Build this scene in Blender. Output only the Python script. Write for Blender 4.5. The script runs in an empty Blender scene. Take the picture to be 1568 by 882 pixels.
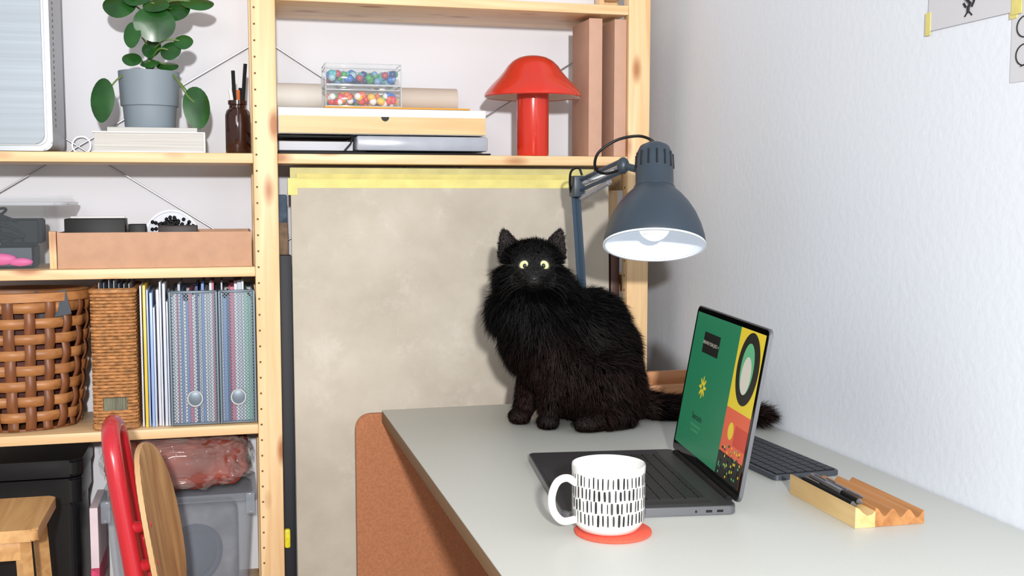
import bpy, bmesh, math, random
import numpy as np
from mathutils import Vector, Matrix, noise
R = random.Random(7)
SC = bpy.context.scene
COL = SC.collection
SC.view_settings.view_transform = 'Standard'

def C(r, g, b):
    f = lambda v: (v/255/12.92) if v/255 <= 0.04045 else ((v/255+0.055)/1.055)**2.4
    return (f(r), f(g), f(b), 1.0)

# ------------------------------------------------------------------ materials
def mat(name, col, rough=.5, metal=0, var=0, vscale=15, bump=0, bscale=150, alpha=1, emit=0, spec=.5, coat=0, stretch=(1,1,1), trans=0):
    m = bpy.data.materials.new(name); m.use_nodes = True
    nt = m.node_tree; b = nt.nodes['Principled BSDF']
    b.inputs['Base Color'].default_value = col
    b.inputs['Roughness'].default_value = rough
    b.inputs['Metallic'].default_value = metal
    b.inputs['Specular IOR Level'].default_value = spec
    b.inputs['Coat Weight'].default_value = coat
    b.inputs['Alpha'].default_value = alpha
    b.inputs['Transmission Weight'].default_value = trans
    if emit:
        b.inputs['Emission Color'].default_value = col
        b.inputs['Emission Strength'].default_value = emit
    if var or bump:
        tc = nt.nodes.new('ShaderNodeTexCoord'); mp = nt.nodes.new('ShaderNodeMapping')
        mp.inputs['Scale'].default_value = stretch
        nt.links.new(tc.outputs['Object'], mp.inputs['Vector'])
    if var:
        n = nt.nodes.new('ShaderNodeTexNoise'); n.inputs['Scale'].default_value = vscale; n.inputs['Detail'].default_value = 5
        nt.links.new(mp.outputs[0], n.inputs['Vector'])
        cr = nt.nodes.new('ShaderNodeValToRGB')
        cr.color_ramp.elements[0].position = .3; cr.color_ramp.elements[1].position = .7
        cr.color_ramp.elements[0].color = tuple(max(0, c*(1-var)) for c in col[:3])+(1,)
        cr.color_ramp.elements[1].color = tuple(min(1, c*(1+var)) for c in col[:3])+(1,)
        nt.links.new(n.outputs['Fac'], cr.inputs['Fac']); nt.links.new(cr.outputs[0], b.inputs['Base Color'])
    if bump:
        n2 = nt.nodes.new('ShaderNodeTexNoise'); n2.inputs['Scale'].default_value = bscale; n2.inputs['Detail'].default_value = 3
        nt.links.new(mp.outputs[0], n2.inputs['Vector'])
        bp = nt.nodes.new('ShaderNodeBump'); bp.inputs['Strength'].default_value = bump; bp.inputs['Distance'].default_value = .002
        nt.links.new(n2.outputs['Fac'], bp.inputs['Height']); nt.links.new(bp.outputs[0], b.inputs['Normal'])
    return m

def wood(name, c1, c2, axis='X', knots=False, rough=.45, s=1.0, kc=C(168,104,60)):
    m = bpy.data.materials.new(name); m.use_nodes = True
    nt = m.node_tree; L = nt.links; b = nt.nodes['Principled BSDF']; b.inputs['Roughness'].default_value = rough
    tc = nt.nodes.new('ShaderNodeTexCoord'); mp = nt.nodes.new('ShaderNodeMapping')
    sc = {'X': (1.2, 22, 22), 'Y': (22, 1.2, 22), 'Z': (22, 22, 1.2)}[axis]
    mp.inputs['Scale'].default_value = tuple(v*s for v in sc)
    L.new(tc.outputs['Object'], mp.inputs['Vector'])
    n = nt.nodes.new('ShaderNodeTexNoise'); n.inputs['Scale'].default_value = 2.2; n.inputs['Detail'].default_value = 6; n.inputs['Distortion'].default_value = .8
    L.new(mp.outputs[0], n.inputs['Vector'])
    cr = nt.nodes.new('ShaderNodeValToRGB'); cr.color_ramp.elements[0].position = .32; cr.color_ramp.elements[1].position = .66
    cr.color_ramp.elements[0].color = c2; cr.color_ramp.elements[1].color = c1
    L.new(n.outputs['Fac'], cr.inputs['Fac'])
    out = cr.outputs[0]
    if knots:
        mp2 = nt.nodes.new('ShaderNodeMapping')
        k = {'X': (4.5, 12, 12), 'Y': (12, 4.5, 12), 'Z': (12, 12, 4.5)}[axis]
        mp2.inputs['Scale'].default_value = k
        L.new(tc.outputs['Object'], mp2.inputs['Vector'])
        v = nt.nodes.new('ShaderNodeTexVoronoi'); v.inputs['Scale'].default_value = 1.4
        L.new(mp2.outputs[0], v.inputs['Vector'])
        r2 = nt.nodes.new('ShaderNodeValToRGB'); r2.color_ramp.elements[0].position = .10; r2.color_ramp.elements[1].position = .26
        r2.color_ramp.elements[0].color = (.9, .9, .9, 1); r2.color_ramp.elements[1].color = (0, 0, 0, 1)
        L.new(v.outputs['Distance'], r2.inputs['Fac'])
        mx = nt.nodes.new('ShaderNodeMixRGB'); mx.inputs[2].default_value = kc
        L.new(r2.outputs[0], mx.inputs[0]); L.new(out, mx.inputs[1]); out = mx.outputs[0]
    L.new(out, b.inputs['Base Color'])
    return m

def plymat(name, c1, c2, axis=2, freq=260):
    m = bpy.data.materials.new(name); m.use_nodes = True
    nt = m.node_tree; L = nt.links; b = nt.nodes['Principled BSDF']; b.inputs['Roughness'].default_value = .6
    tc = nt.nodes.new('ShaderNodeTexCoord'); w = nt.nodes.new('ShaderNodeTexWave')
    w.bands_direction = 'XYZ'[axis]; w.inputs['Scale'].default_value = freq/6.28*1.0; w.inputs['Distortion'].default_value = .3
    L.new(tc.outputs['Object'], w.inputs['Vector'])
    cr = nt.nodes.new('ShaderNodeValToRGB'); cr.color_ramp.elements[0].color = c1; cr.color_ramp.elements[1].color = c2
    L.new(w.outputs['Fac'], cr.inputs['Fac']); L.new(cr.outputs[0], b.inputs['Base Color'])
    return m

# ------------------------------------------------------------------ geometry helpers
def empty(name, loc):
    e = bpy.data.objects.new(name, None); e.location = loc; e.empty_display_size = .05
    COL.objects.link(e); return e

def put(name, me, m=None, parent=None, smooth=False):
    ob = bpy.data.objects.new(name, me); COL.objects.link(ob)
    if m is not None:
        for x in (m if isinstance(m, (list, tuple)) else [m]): me.materials.append(x)
    if smooth:
        me.shade_smooth()
        if smooth == 'auto':
            try: me.set_sharp_from_angle(angle=math.radians(40))
            except Exception: pass
    if parent is not None:
        ob.parent = parent; ob.matrix_parent_inverse = Matrix.Translation(-Vector(parent.location))
    return ob

def frombm(name, bm, m, parent=None, smooth=False):
    bmesh.ops.recalc_face_normals(bm, faces=bm.faces)
    me = bpy.data.meshes.new(name); bm.to_mesh(me); bm.free()
    return put(name, me, m, parent, smooth)

def mesh(name, vs, fs, m, parent=None, smooth=False):
    me = bpy.data.meshes.new(name); me.from_pydata([tuple(v) for v in vs], [], fs); me.update()
    return put(name, me, m, parent, smooth)

def box(name, x0, x1, y0, y1, z0, z1, m, parent=None, bev=.0015, seg=2, M=None):
    bm = bmesh.new(); bmesh.ops.create_cube(bm, size=1)
    for v in bm.verts:
        v.co = Vector(((x0+x1)/2+v.co.x*(x1-x0), (y0+y1)/2+v.co.y*(y1-y0), (z0+z1)/2+v.co.z*(z1-z0)))
    if bev: bmesh.ops.bevel(bm, geom=list(bm.edges), offset=bev, segments=seg, affect='EDGES', profile=.5)
    if M is not None: bmesh.ops.transform(bm, matrix=M, verts=bm.verts)
    return frombm(name, bm, m, parent, 'auto')

def boxes(name, lst, m, parent=None, M=None, bev=0):
    bm = bmesh.new()
    for e in lst:
        x0, x1, y0, y1, z0, z1 = e[:6]
        r = bmesh.ops.create_cube(bm, size=1)
        for v in r['verts']:
            v.co = Vector(((x0+x1)/2+v.co.x*(x1-x0), (y0+y1)/2+v.co.y*(y1-y0), (z0+z1)/2+v.co.z*(z1-z0)))
        if len(e) > 6:
            for f in set(f for v in r['verts'] for f in v.link_faces): f.material_index = e[6]
    if bev: bmesh.ops.bevel(bm, geom=list(bm.edges), offset=bev, segments=1, affect='EDGES')
    if M is not None: bmesh.ops.transform(bm, matrix=M, verts=bm.verts)
    return frombm(name, bm, m, parent, False)

def rrect(x0, x1, y0, y1, r, n=6):
    pts = []
    for cx, cy, a0 in ((x1-r, y1-r, 0), (x0+r, y1-r, 90), (x0+r, y0+r, 180), (x1-r, y0+r, 270)):
        for i in range(n+1):
            a = math.radians(a0+90*i/n); pts.append((cx+r*math.cos(a), cy+r*math.sin(a)))
    return pts

def prism(name, pts, z0, z1, m, parent=None, M=None, bev=0, smooth='auto', top=None):
    n = len(pts); top = top or pts
    bm = bmesh.new()
    lo = [bm.verts.new((p[0], p[1], z0)) for p in pts]; hi = [bm.verts.new((p[0], p[1], z1)) for p in top]
    bm.faces.new(lo[::-1]); bm.faces.new(hi)
    for i in range(n): bm.faces.new((lo[i], lo[(i+1) % n], hi[(i+1) % n], hi[i]))
    if bev:
        es = [e for f in bm.faces if len(f.verts) > 4 for e in f.edges]
        bmesh.ops.bevel(bm, geom=es, offset=bev, segments=2, affect='EDGES')
    if M is not None: bmesh.ops.transform(bm, matrix=M, verts=bm.verts)
    return frombm(name, bm, m, parent, smooth)

def lathe(name, prof, c, m, parent=None, seg=48, M=None, closed=False, smooth='auto', sx=1, sy=1):
    vs = []; fs = []
    n = len(prof)
    for r, z in prof:
        for j in range(seg):
            a = 2*math.pi*j/seg; vs.append(Vector((r*math.cos(a)*sx, r*math.sin(a)*sy, z)))
    rng = n if closed else n-1
    for i in range(rng):
        k = (i+1) % n
        for j in range(seg): fs.append((i*seg+j, i*seg+(j+1) % seg, k*seg+(j+1) % seg, k*seg+j))
    T = Matrix.Translation(Vector(c)) if M is None else Matrix.Translation(Vector(c)) @ M
    bm = bmesh.new(); bv = [bm.verts.new(T @ v) for v in vs]
    for f in fs: bm.faces.new([bv[i] for i in f])
    bmesh.ops.remove_doubles(bm, verts=bm.verts, dist=1e-6)
    return frombm(name, bm, m, parent, smooth)

def cat_rom(pts, n=6):
    P = [Vector(p) for p in pts]
    if n <= 1 or len(P) < 3: return P
    P = [P[0]*2-P[1]]+P+[P[-1]*2-P[-2]]
    out = []
    for i in range(1, len(P)-2):
        for k in range(n):
            t = k/n
            out.append(.5*((2*P[i])+(P[i+1]-P[i-1])*t+(2*P[i-1]-5*P[i]+4*P[i+1]-P[i+2])*t*t+(3*P[i]-P[i-1]-3*P[i+1]+P[i+2])*t**3))
    out.append(P[-2]); return out

def tube_geo(pts, r, seg=8, closed=False):
    P = [Vector(p) for p in pts]; n = len(P); vs = []; fs = []
    rr = r if hasattr(r, '__len__') else [r]*n
    up = None
    for i in range(n):
        if closed: d = P[(i+1) % n]-P[i-1]
        else: d = P[min(i+1, n-1)]-P[max(i-1, 0)]
        d.normalize()
        if up is None:
            up = Vector((0, 0, 1)) if abs(d.z) < .9 else Vector((1, 0, 0))
        u = (up-d*up.dot(d)).normalized(); w = d.cross(u); up = u
        for j in range(seg):
            a = 2*math.pi*j/seg; vs.append(P[i]+(u*math.cos(a)+w*math.sin(a))*rr[i])
    for i in range(n if closed else n-1):
        k = (i+1) % n
        for j in range(seg): fs.append((i*seg+j, k*seg+j, k*seg+(j+1) % seg, i*seg+(j+1) % seg))
    if not closed:
        fs.append(tuple(range(seg))); fs.append(tuple((n-1)*seg+j for j in range(seg))[::-1])
    return vs, fs

def tube(name, pts, r, m, parent=None, seg=10, closed=False, sm=1):
    if sm > 1: pts = cat_rom(pts, sm)
    vs, fs = tube_geo(pts, r, seg, closed)
    return mesh(name, vs, fs, m, parent, 'auto')

def tubes(name, lst, m, parent=None, seg=6):
    V = []; F = []
    for pts, r, cl in lst:
        vs, fs = tube_geo(pts, r, seg, cl); o = len(V); V += vs; F += [tuple(i+o for i in f) for f in fs]
    return mesh(name, V, F, m, parent, 'auto')

def balls(name, items, mats, parent=None, sub=2):
    t = bmesh.new(); bmesh.ops.create_icosphere(t, subdivisions=sub, radius=1)
    tv = [v.co.copy() for v in t.verts]; tf = [tuple(v.index for v in f.verts) for f in t.faces]; t.free()
    V = []; F = []; MI = []
    for c, r, mi in items:
        o = len(V); r = r if hasattr(r, '__len__') else (r, r, r)
        V += [Vector((c[0]+v.x*r[0], c[1]+v.y*r[1], c[2]+v.z*r[2])) for v in tv]
        F += [tuple(i+o for i in f) for f in tf]; MI += [mi]*len(tf)
    ob = mesh(name, V, F, mats, parent, True)
    ob.data.polygons.foreach_set('material_index', MI)
    return ob

def frame(o, x, y, z):
    return Matrix(((x[0], y[0], z[0], o[0]), (x[1], y[1], z[1], o[1]), (x[2], y[2], z[2], o[2]), (0, 0, 0, 1)))

# ------------------------------------------------------------------ shared materials
M_pineZ = wood('pine_vertical', C(238,206,160), C(222,180,130), 'Z', True)
M_pineX = wood('pine_horizontal', C(238,206,160), C(220,177,126), 'X', True)
M_dark = mat('dark_hole', C(110,76,48), .8)
M_steel = mat('steel_wire', C(150,150,156), .35, .8)
M_black = mat('black_plastic', C(14,14,16), .5, spec=.3)
M_white = mat('white_card', C(222,222,222), .6)
M_card = mat('cardboard', C(192,150,122), .8, var=.06, vscale=40, bump=.2, bscale=400)
M_clear = mat('clear_plastic', C(225,232,236), .08, alpha=.14)
M_clear2 = mat('clear_plastic_milky', C(180,192,200), .10, alpha=.10, coat=.5)

# ------------------------------------------------------------------ room
M_wallB = mat('painted_wall_back', C(226,227,234), .8, bump=.15, bscale=60)
M_wallR = mat('painted_wall_right', C(224,230,239), .75, bump=.3, bscale=70)
box('wall_back', -1.8, 1.13, 2.69, 2.79, 0, 2.7, M_wallB, bev=0)
box('wall_right', 1.03, 1.13, -1.6, 2.69, 0, 2.7, M_wallR, bev=0)
box('floor', -1.8, 1.13, -1.6, 2.79, -.1, 0, wood('floor_boards', C(170,140,110), C(140,110,82), 'Y'), bev=0)

# ------------------------------------------------------------------ shelving unit
S = empty('shelving_unit', (0, 2.54, 0))
for nm, x0, x1 in (('far', -.80, -.75), ('middle', .058, .109), ('right', .897, .950)):
    box('post_front_'+nm, x0, x1, 2.42, 2.455, 0, 2.15, M_pineZ, S, .003)
    box('post_rear_'+nm, x0, x1, 2.63, 2.665, 0, 2.15, M_pineZ, S, .003)
    for i, z in enumerate((.12, .62, .98, 1.22, 1.68, 2.08)):
        box('rung_%s_%d' % (nm, i), x0+.012, x1-.012, 2.455, 2.63, z-.02, z+.02, M_pineX, S, .002)
holes = []; holesL = []
for k in range(60):
    z = .05+k*.034
    for y in (2.437, 2.647):
        holes.append((.8965, .8972, y-.0025, y+.0025, z-.0025, z+.0025))
    holesL.append((.063, .067, 2.4196, 2.4203, z-.002, z+.002))
boxes('peg_holes_right', holes, M_dark, S)
boxes('peg_holes_middle', holesL, M_dark, S)
for nm, x0, x1, zs in (('left', -.75, .058, (1.82, 1.277, 1.037, .697, .30)), ('right', .109, .897, (1.618, 1.277))):
    for i, z in enumerate(zs):
        box('shelf_%s_%d' % (nm, i), x0, x1, 2.422, 2.66, z-.021, z, M_pineX, S, .002)
br = [((.061, 2.672, 1.532), (-.70, 2.672, 1.062)), ((-.70, 2.672, 1.545), (.058, 2.672, 1.055)),
      ((.119, 2.672, 1.533), (.88, 2.672, 1.05)), ((.88, 2.672, 1.54), (.119, 2.672, 1.07))]
for i, (a, b) in enumerate(br): tubes('cross_brace_%d' % i, [([a, b], .0018, False)], M_steel, S)
lathe('brace_ring', [(.018, -.002), (.021, -.002), (.021, .002), (.018, .002)], (-.31, 2.668, 1.30), M_steel, S, 24, Matrix.Rotation(math.pi/2, 4, 'X'), closed=True)

# ------------------------------------------------------------------ boards behind the desk
def canvas_mat():
    m = bpy.data.materials.new('concrete_paint'); m.use_nodes = True
    nt = m.node_tree; L = nt.links; b = nt.nodes['Principled BSDF']; b.inputs['Roughness'].default_value = .85
    tc = nt.nodes.new('ShaderNodeTexCoord')
    n = nt.nodes.new('ShaderNodeTexNoise'); n.inputs['Scale'].default_value = 3.4; n.inputs['Detail'].default_value = 7; n.inputs['Roughness'].default_value = .62
    L.new(tc.outputs['Object'], n.inputs['Vector'])
    cr = nt.nodes.new('ShaderNodeValToRGB'); e = cr.color_ramp.elements
    e[0].position = .30; e[0].color = C(170,161,147); e[1].position = .70; e[1].color = C(200,192,179)
    x = e.new(.5); x.color = C(186,177,163)
    L.new(n.outputs['Fac'], cr.inputs['Fac'])
    n2 = nt.nodes.new('ShaderNodeTexNoise'); n2.inputs['Scale'].default_value = 9; n2.inputs['Detail'].default_value = 12; n2.inputs['Roughness'].default_value = .78
    L.new(tc.outputs['Object'], n2.inputs['Vector'])
    c2 = nt.nodes.new('ShaderNodeValToRGB'); c2.color_ramp.elements[0].position = .54; c2.color_ramp.elements[1].position = .70
    c2.color_ramp.elements[0].color = (0,0,0,1); c2.color_ramp.elements[1].color = (.5,.5,.5,1)
    L.new(n2.outputs['Fac'], c2.inputs['Fac'])
    mx = nt.nodes.new('ShaderNodeMixRGB'); mx.inputs[2].default_value = C(214,208,197)
    L.new(c2.outputs[0], mx.inputs[0]); L.new(cr.outputs[0], mx.inputs[1]); L.new(mx.outputs[0], b.inputs['Base Color'])
    return m
M_canvas = canvas_mat()
def lean(y0, y1, h):
    return Matrix.Translation((0, y0, 0)) @ Matrix.Rotation(-math.atan((y1-y0)/h), 4, 'X')
M_tape = mat('masking_tape', C(216,204,122), .6, var=.10, vscale=30)
B = empty('painted_backdrop_board', (.46, 2.42, 0))
Lm = lean(2.395, 2.44, 1.22)
box('panel', .136, .79, 0, .012, 0.0, 1.222, M_canvas, B, .001, M=Lm)
box('tape_top', .134, .792, -.0006, .0126, 1.205, 1.224, M_tape, B, 0, M=Lm)
box('tape_corner', .130, .150, -.001, .013, 1.190, 1.226, M_tape, B, 0, M=Lm)
B2 = empty('backdrop_board', (.5, 2.46, 0))
Lm2 = lean(2.425, 2.47, 1.24)
box('panel', .160, .868, 0, .01, 0.0, 1.234, mat('grey_board', C(176,168,156), .85, var=.08, vscale=6), B2, .001, M=Lm2)
box('tape_top', .150, .80, -.0006, .0106, 1.218, 1.236, M_tape, B2, 0, M=Lm2)
B3 = empty('foam_board', (.5, 2.5, 0))
Lm3 = lean(2.455, 2.495, 1.25)
box('panel', .140, .86, 0, .012, 0, 1.236, mat('black_board', C(24,26,34), .7), B3, .001, M=Lm3)
box('tape_strip', .138, .84, -.0006, .0126, 1.222, 1.250, mat('masking_tape_pale', C(214,206,140), .6, var=.1, vscale=20), B3, 0, M=Lm3)
B4 = empty('blue_roll_of_fabric', (.12, 2.5, 0))
box('bundle', .110, .130, 2.47, 2.52, 0, 1.19, mat('blue_fabric', C(70,86,104), .9, var=.5, vscale=40), B4, .004)
box('band', .1095, .131, 2.468, 2.522, 1.03, 1.13, mat('brown_band', C(120,98,78), .8, var=.3, vscale=60), B4, .004)
box('spacer', .1095, .135, 2.43, 2.46, 0, 1.06, mat('navy_edge', C(16,18,28), .6), B4, .002)
box('yellow_marker', .1095, .122, 2.415, 2.429, .42, .462, mat('yellow_plastic', C(222,210,40), .4, var=.2, vscale=60), B4, .004)
B5 = empty('brown_folder', (.89, 2.5, .8))
box('folder', .872, .894, 2.46, 2.60, .0, 1.06, mat('dark_brown_leather', C(70,38,28), .5, var=.2), B5, .003)

K = empty('cork_board', (.6, 2.33, 0))
M_cork = mat('cork', C(168,110,76), .9, var=.13, vscale=180, bump=.5, bscale=300)
prism('panel', rrect(.256, .98, .0, .728, .03, 8), -.012, 0, M_cork, K, frame((0, 2.318, 0), (1,0,0), (0,0,1), (0,-1,0)), bev=.002)

# ------------------------------------------------------------------ desk
D = empty('desk', (.67, 1.5, 0))
M_lam = mat('grey_laminate', C(196,197,191), .42, var=.02, vscale=300)
box('laminate_top', .308, 1.027, .70, 2.293, .7375, .740, M_lam, D, .0008)
box('plywood_core', .308, 1.027, .70, 2.293, .716, .7375, plymat('plywood_edge', C(160,128,92), C(86,60,40), 2, 1500), D, .0005)
M_leg = mat('leg_metal', C(50,52,55), .4, .5)
for i, (x, y) in enumerate(((.74, .85), (.98, .85), (.74, 2.15), (.98, 2.15))):
    box('leg_%d' % (i+1), x-.018, x+.018, y-.018, y+.018, 0, .716, M_leg, D, .002)
box('beam', .96, 1.0, .85, 2.15, .66, .70, M_leg, D, .002)
box('beam_front', .74, .98, .835, .865, .66, .70, M_leg, D, .002)

# ------------------------------------------------------------------ left bay, upper shelf
ALU = mat('brushed_aluminium', C(150,159,168), .5, .2, var=.10, vscale=5, stretch=(.2, 1, 20))
PC = empty('desktop_computer', (-.46, 2.54, 1.28))
fr = frame((0, 2.44, 0), (1,0,0), (0,0,1), (0,-1,0))
prism('front_panel', rrect(-.60, -.354, 1.292, 1.785, .018, 6), -.006, 0, ALU, PC, fr, bev=.002)
prism('shell', rrect(-.598, -.350, 1.290, 1.783, .018, 6), -.20, -.006, mat('shell_white_metal', C(190,194,198), .35, .2), PC, fr)
prism('rim', rrect(-.604, -.340, 1.279, 1.790, .02, 6), -.19, -.012, mat('rim_metal', C(160,166,173), .35, .3), PC, fr, bev=.003)
boxes('vents', [(-.3402, -.3392, 2.50, 2.504, z, z+.006) for z in [1.33+.012*i for i in range(34)]], M_dark, PC)

BK = empty('stack_of_books', (-.15, 2.52, 1.28))
M_page = mat('page_edges', C(194,192,188), .8, var=.2, vscale=12, stretch=(.3, .3, 60))
box('book_1_pages', -.260, -.042, 2.450, 2.600, 1.2805, 1.318, M_page, BK, 0)
box('book_1_cover_bottom', -.264, -.040, 2.445, 2.605, 1.2775, 1.2805, M_white, BK, .001)
box('book_1_cover_top', -.264, -.040, 2.445, 2.605, 1.3175, 1.321, M_white, BK, .001)
box('book_1_spine', -.0425, -.039, 2.445, 2.605, 1.2775, 1.321, M_white, BK, .001)
box('book_2', -.235, -.055, 2.455, 2.60, 1.3212, 1.330, M_page, BK, .001)

P = empty('potted_plant', (-.153, 2.52, 1.33))
M_pot = mat('blue_grey_ceramic', C(128,140,150), .6, var=.03)
lathe('pot', [(0,.0),(.050,0),(.052,.003),(.055,.043),(.0555,.046),(.0595,.048),(.063,.118),(.063,.1205),(.059,.1205),(.056,.10),(0,.10)], (-.153, 2.52, 1.3302), M_pot, P, 56)
lathe('soil', [(0,.103),(.057,.101)], (-.153, 2.52, 1.3302), mat('soil', C(50,36,26), .95, var=.4, vscale=200), P, 24)
M_leaf = mat('leaf_green', C(28,76,26), .3, var=.35, vscale=25, coat=.3)
M_stem = mat('stem_green', C(96,120,60), .5)
M_trunk = mat('stem_brown', C(92,80,50), .7)
def plx(px): return -.153+(px-235)*.00135
def leaf(i, X, Y, Z, rx, rz, tilt=0., yaw=0., cup=.25, base=(-.153, 2.52, 1.45)):
    vs = [Vector((0,0,0))]; fs = []; nr, ns = 5, 22
    for a in range(1, nr+1):
        for b_ in range(ns):
            th = 2*math.pi*b_/ns; q = a/nr
            w = 1+.10*max(0, -math.sin(th))**3
            vs.append(Vector((rx*q*math.cos(th), cup*rx*(q*q)*.5*(1+.25*math.sin(3*th+i)), rz*q*math.sin(th)*w)))
    for b_ in range(ns): fs.append((0, 1+b_, 1+(b_+1) % ns))
    for a in range(nr-1):
        for b_ in range(ns):
            o = 1+a*ns; fs.append((o+b_, o+ns+b_, o+ns+(b_+1) % ns, o+(b_+1) % ns))
    M = Matrix.Translation((X, Y, Z)) @ Matrix.Rotation(yaw, 4, 'Z') @ Matrix.Rotation(tilt, 4, 'X')
    mesh('leaf_%d' % i, [M @ v for v in vs], fs, M_leaf, P, True)
    mid = Vector(((X+base[0])/2, Y+.008, max(Z, base[2])*.5+min(Z, base[2])*.5+.012))
    tube('petiole_%d' % i, [base, mid, (X, Y+.004, Z)], .0019, M_stem, P, 6, sm=5)
tube('trunk', [(-.153, 2.52, 1.43), (-.150, 2.523, 1.50), (-.156, 2.52, 1.57), (-.145, 2.52, 1.66)], .0045, M_trunk, P, 8, sm=5)
LV = [(194,10,24,18,.5),(222,-2,22,15,.7),(248,40,30,24,.15),(276,14,24,17,.6),(312,4,24,13,.9),(290,66,14,12,.7),(240,74,15,14,.5),
      (212,93,14,11,.7),(270,80,16,14,.5),(264,100,16,9,1.0),(238,98,15,9,1.0),(214,58,13,18,.3),(262,-20,26,22,.4),(215,-25,26,22,.5),(250,12,20,12,.8)]
for i, (a, b_, rx, rz, tl) in enumerate(LV):
    Z = 1.453+(108-b_)*.00137; yy = 2.50-.02*(i % 3)
    leaf(i+1, plx(a), yy, Z, rx*.00142, rz*.0015, -tl*.8, R.uniform(-.4,.4), base=(-.152, 2.52, min(Z-.02, 1.60) if Z > 1.49 else 1.45))
leaf(20, plx(167), 2.47, 1.388, .026, .045, -.15, -.35, .3, base=(-.18, 2.50, 1.45))
leaf(21, plx(308), 2.47, 1.376, .030, .044, -.15, .35, .3, base=(-.12, 2.50, 1.45))
tube('runner', [(-.125, 2.50, 1.45), (-.10, 2.48, 1.44), (-.075, 2.47, 1.40), (-.06, 2.47, 1.385)], .002, M_stem, P, 6, sm=5)

A = empty('amber_pen_bottle', (.03, 2.49, 1.28))
M_amber = mat('amber_glass', C(52,20,12), .08, alpha=.93, coat=.6)
lathe('bottle', [(0,0),(.024,0),(.0265,.003),(.0265,.082),(.024,.092),(.018,.098),(.0175,.104),(.020,.106),(.020,.114),(.0155,.114),(.0155,.09),(.0155,.03),(0,.03)], (.029, 2.49, 1.2775), M_amber, A, 40)
pens = [((.025,2.49,1.31),(.021,2.485,1.455),M_black),((.034,2.49,1.31),(.047,2.485,1.470),M_black),((.028,2.485,1.31),(.014,2.48,1.415),M_white),((.031,2.495,1.31),(.031,2.50,1.415),mat('pencil_orange', C(215,110,50), .5)),((.027,2.50,1.31),(.036,2.505,1.42),M_black)]
for i, (a, b_, mm) in enumerate(pens): tube('pen_%d' % (i+1), [a, b_], .0040, mm, A, 8)

# ------------------------------------------------------------------ left bay, second shelf
PB = empty('plastic_storage_box', (-.45, 2.54, 1.04))
prism('tub', rrect(-.60, -.358, 2.445, 2.63, .02), 1.0375, 1.172, M_clear2, PB, bev=.004)
prism('lid', rrect(-.61, -.325, 2.437, 2.638, .024), 1.173, 1.188, M_clear2, PB, bev=.004)
prism('lid_lip', rrect(-.615, -.315, 2.432, 2.643, .026), 1.168, 1.174, mat('lid_lip_plastic', C(196,202,208), .15, alpha=.5), PB, bev=.002)
MC = [mat('content_black', C(10,12,16), .6, spec=.2), mat('content_pink', C(214,86,150), .5), mat('content_grey', C(52,60,74), .5), mat('content_wood', C(190,150,105), .6)]
boxes('contents_boxes', [(-.57,-.47,2.46,2.55,1.040,1.105,0),(-.465,-.385,2.458,2.54,1.040,1.085,2),(-.55,-.46,2.47,2.56,1.108,1.150,2),(-.452,-.375,2.47,2.56,1.088,1.140,0)], MC, PB, M=None, bev=.004)
lst = []
for i in range(12):
    c0 = Vector((R.uniform(-.54,-.41), R.uniform(2.455,2.47), R.uniform(1.07,1.15)))
    lst.append(([c0+Vector((.030*math.cos(t+i), .004*math.sin(t*1.7+i), .014*math.sin(t+i*2))) for t in [2*math.pi*k/30 for k in range(30)]], .0028, True))
tubes('contents_cables', lst, MC[0], PB, 6)
balls('contents_small', [((-.45, 2.453, 1.058), (.035,.006,.013), 1), ((-.41,2.453,1.052), (.025,.005,.009), 1), ((-.50,2.453,1.06), (.03,.006,.012), 3)], MC, PB)

CT = empty('cardboard_tray', (-.14, 2.53, 1.04))
box('front', -.336, .052, 2.432, 2.435, 1.0375, 1.112, M_card, CT, .0005)
box('back', -.336, .052, 2.628, 2.631, 1.0375, 1.112, M_card, CT, .0005)
box('side_left', -.336, -.333, 2.435, 2.628, 1.0375, 1.112, M_card, CT, .0005)
box('side_right', .049, .052, 2.435, 2.628, 1.0375, 1.112, M_card, CT, .0005)
box('base', -.333, .049, 2.435, 2.628, 1.0375, 1.040, M_card, CT, 0)
box('wooden_stick', -.352, -.338, 2.436, 2.45, 1.0375, 1.115, M_pineZ, CT, .001)
box('black_notebook', -.325, -.205, 2.46, 2.52, 1.041, 1.140, M_black, CT, .002)
box('grey_notebook', -.320, -.21, 2.522, 2.53, 1.041, 1.144, M_white, CT, .001)
box('black_case', -.20, -.165, 2.47, 2.50, 1.041, 1.128, M_black, CT, .002)
box('black_band', -.14, -.06, 2.47, 2.52, 1.041, 1.124, mat('dark_box', C(36,20,16), .5), CT, .002)
RY = Matrix.Rotation(math.pi/2, 4, 'X')
lathe('round_tin_rim', [(.052,-.004),(.056,-.004),(.056,.004),(.052,.004)], (-.115, 2.54, 1.101), mat('tin_rim', C(170,172,180), .4, .4), CT, 40, RY, closed=True)
lathe('round_tin_disc', [(0,0),(.052,0)], (-.115, 2.542, 1.101), mat('tin_white', C(206,208,220), .4), CT, 40, RY)
balls('black_beads', [((-.115+R.gauss(0,.018), 2.534, 1.124+R.gauss(0,.009)), .0045, 0) for i in range(80)], [M_black], CT, 1)

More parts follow.
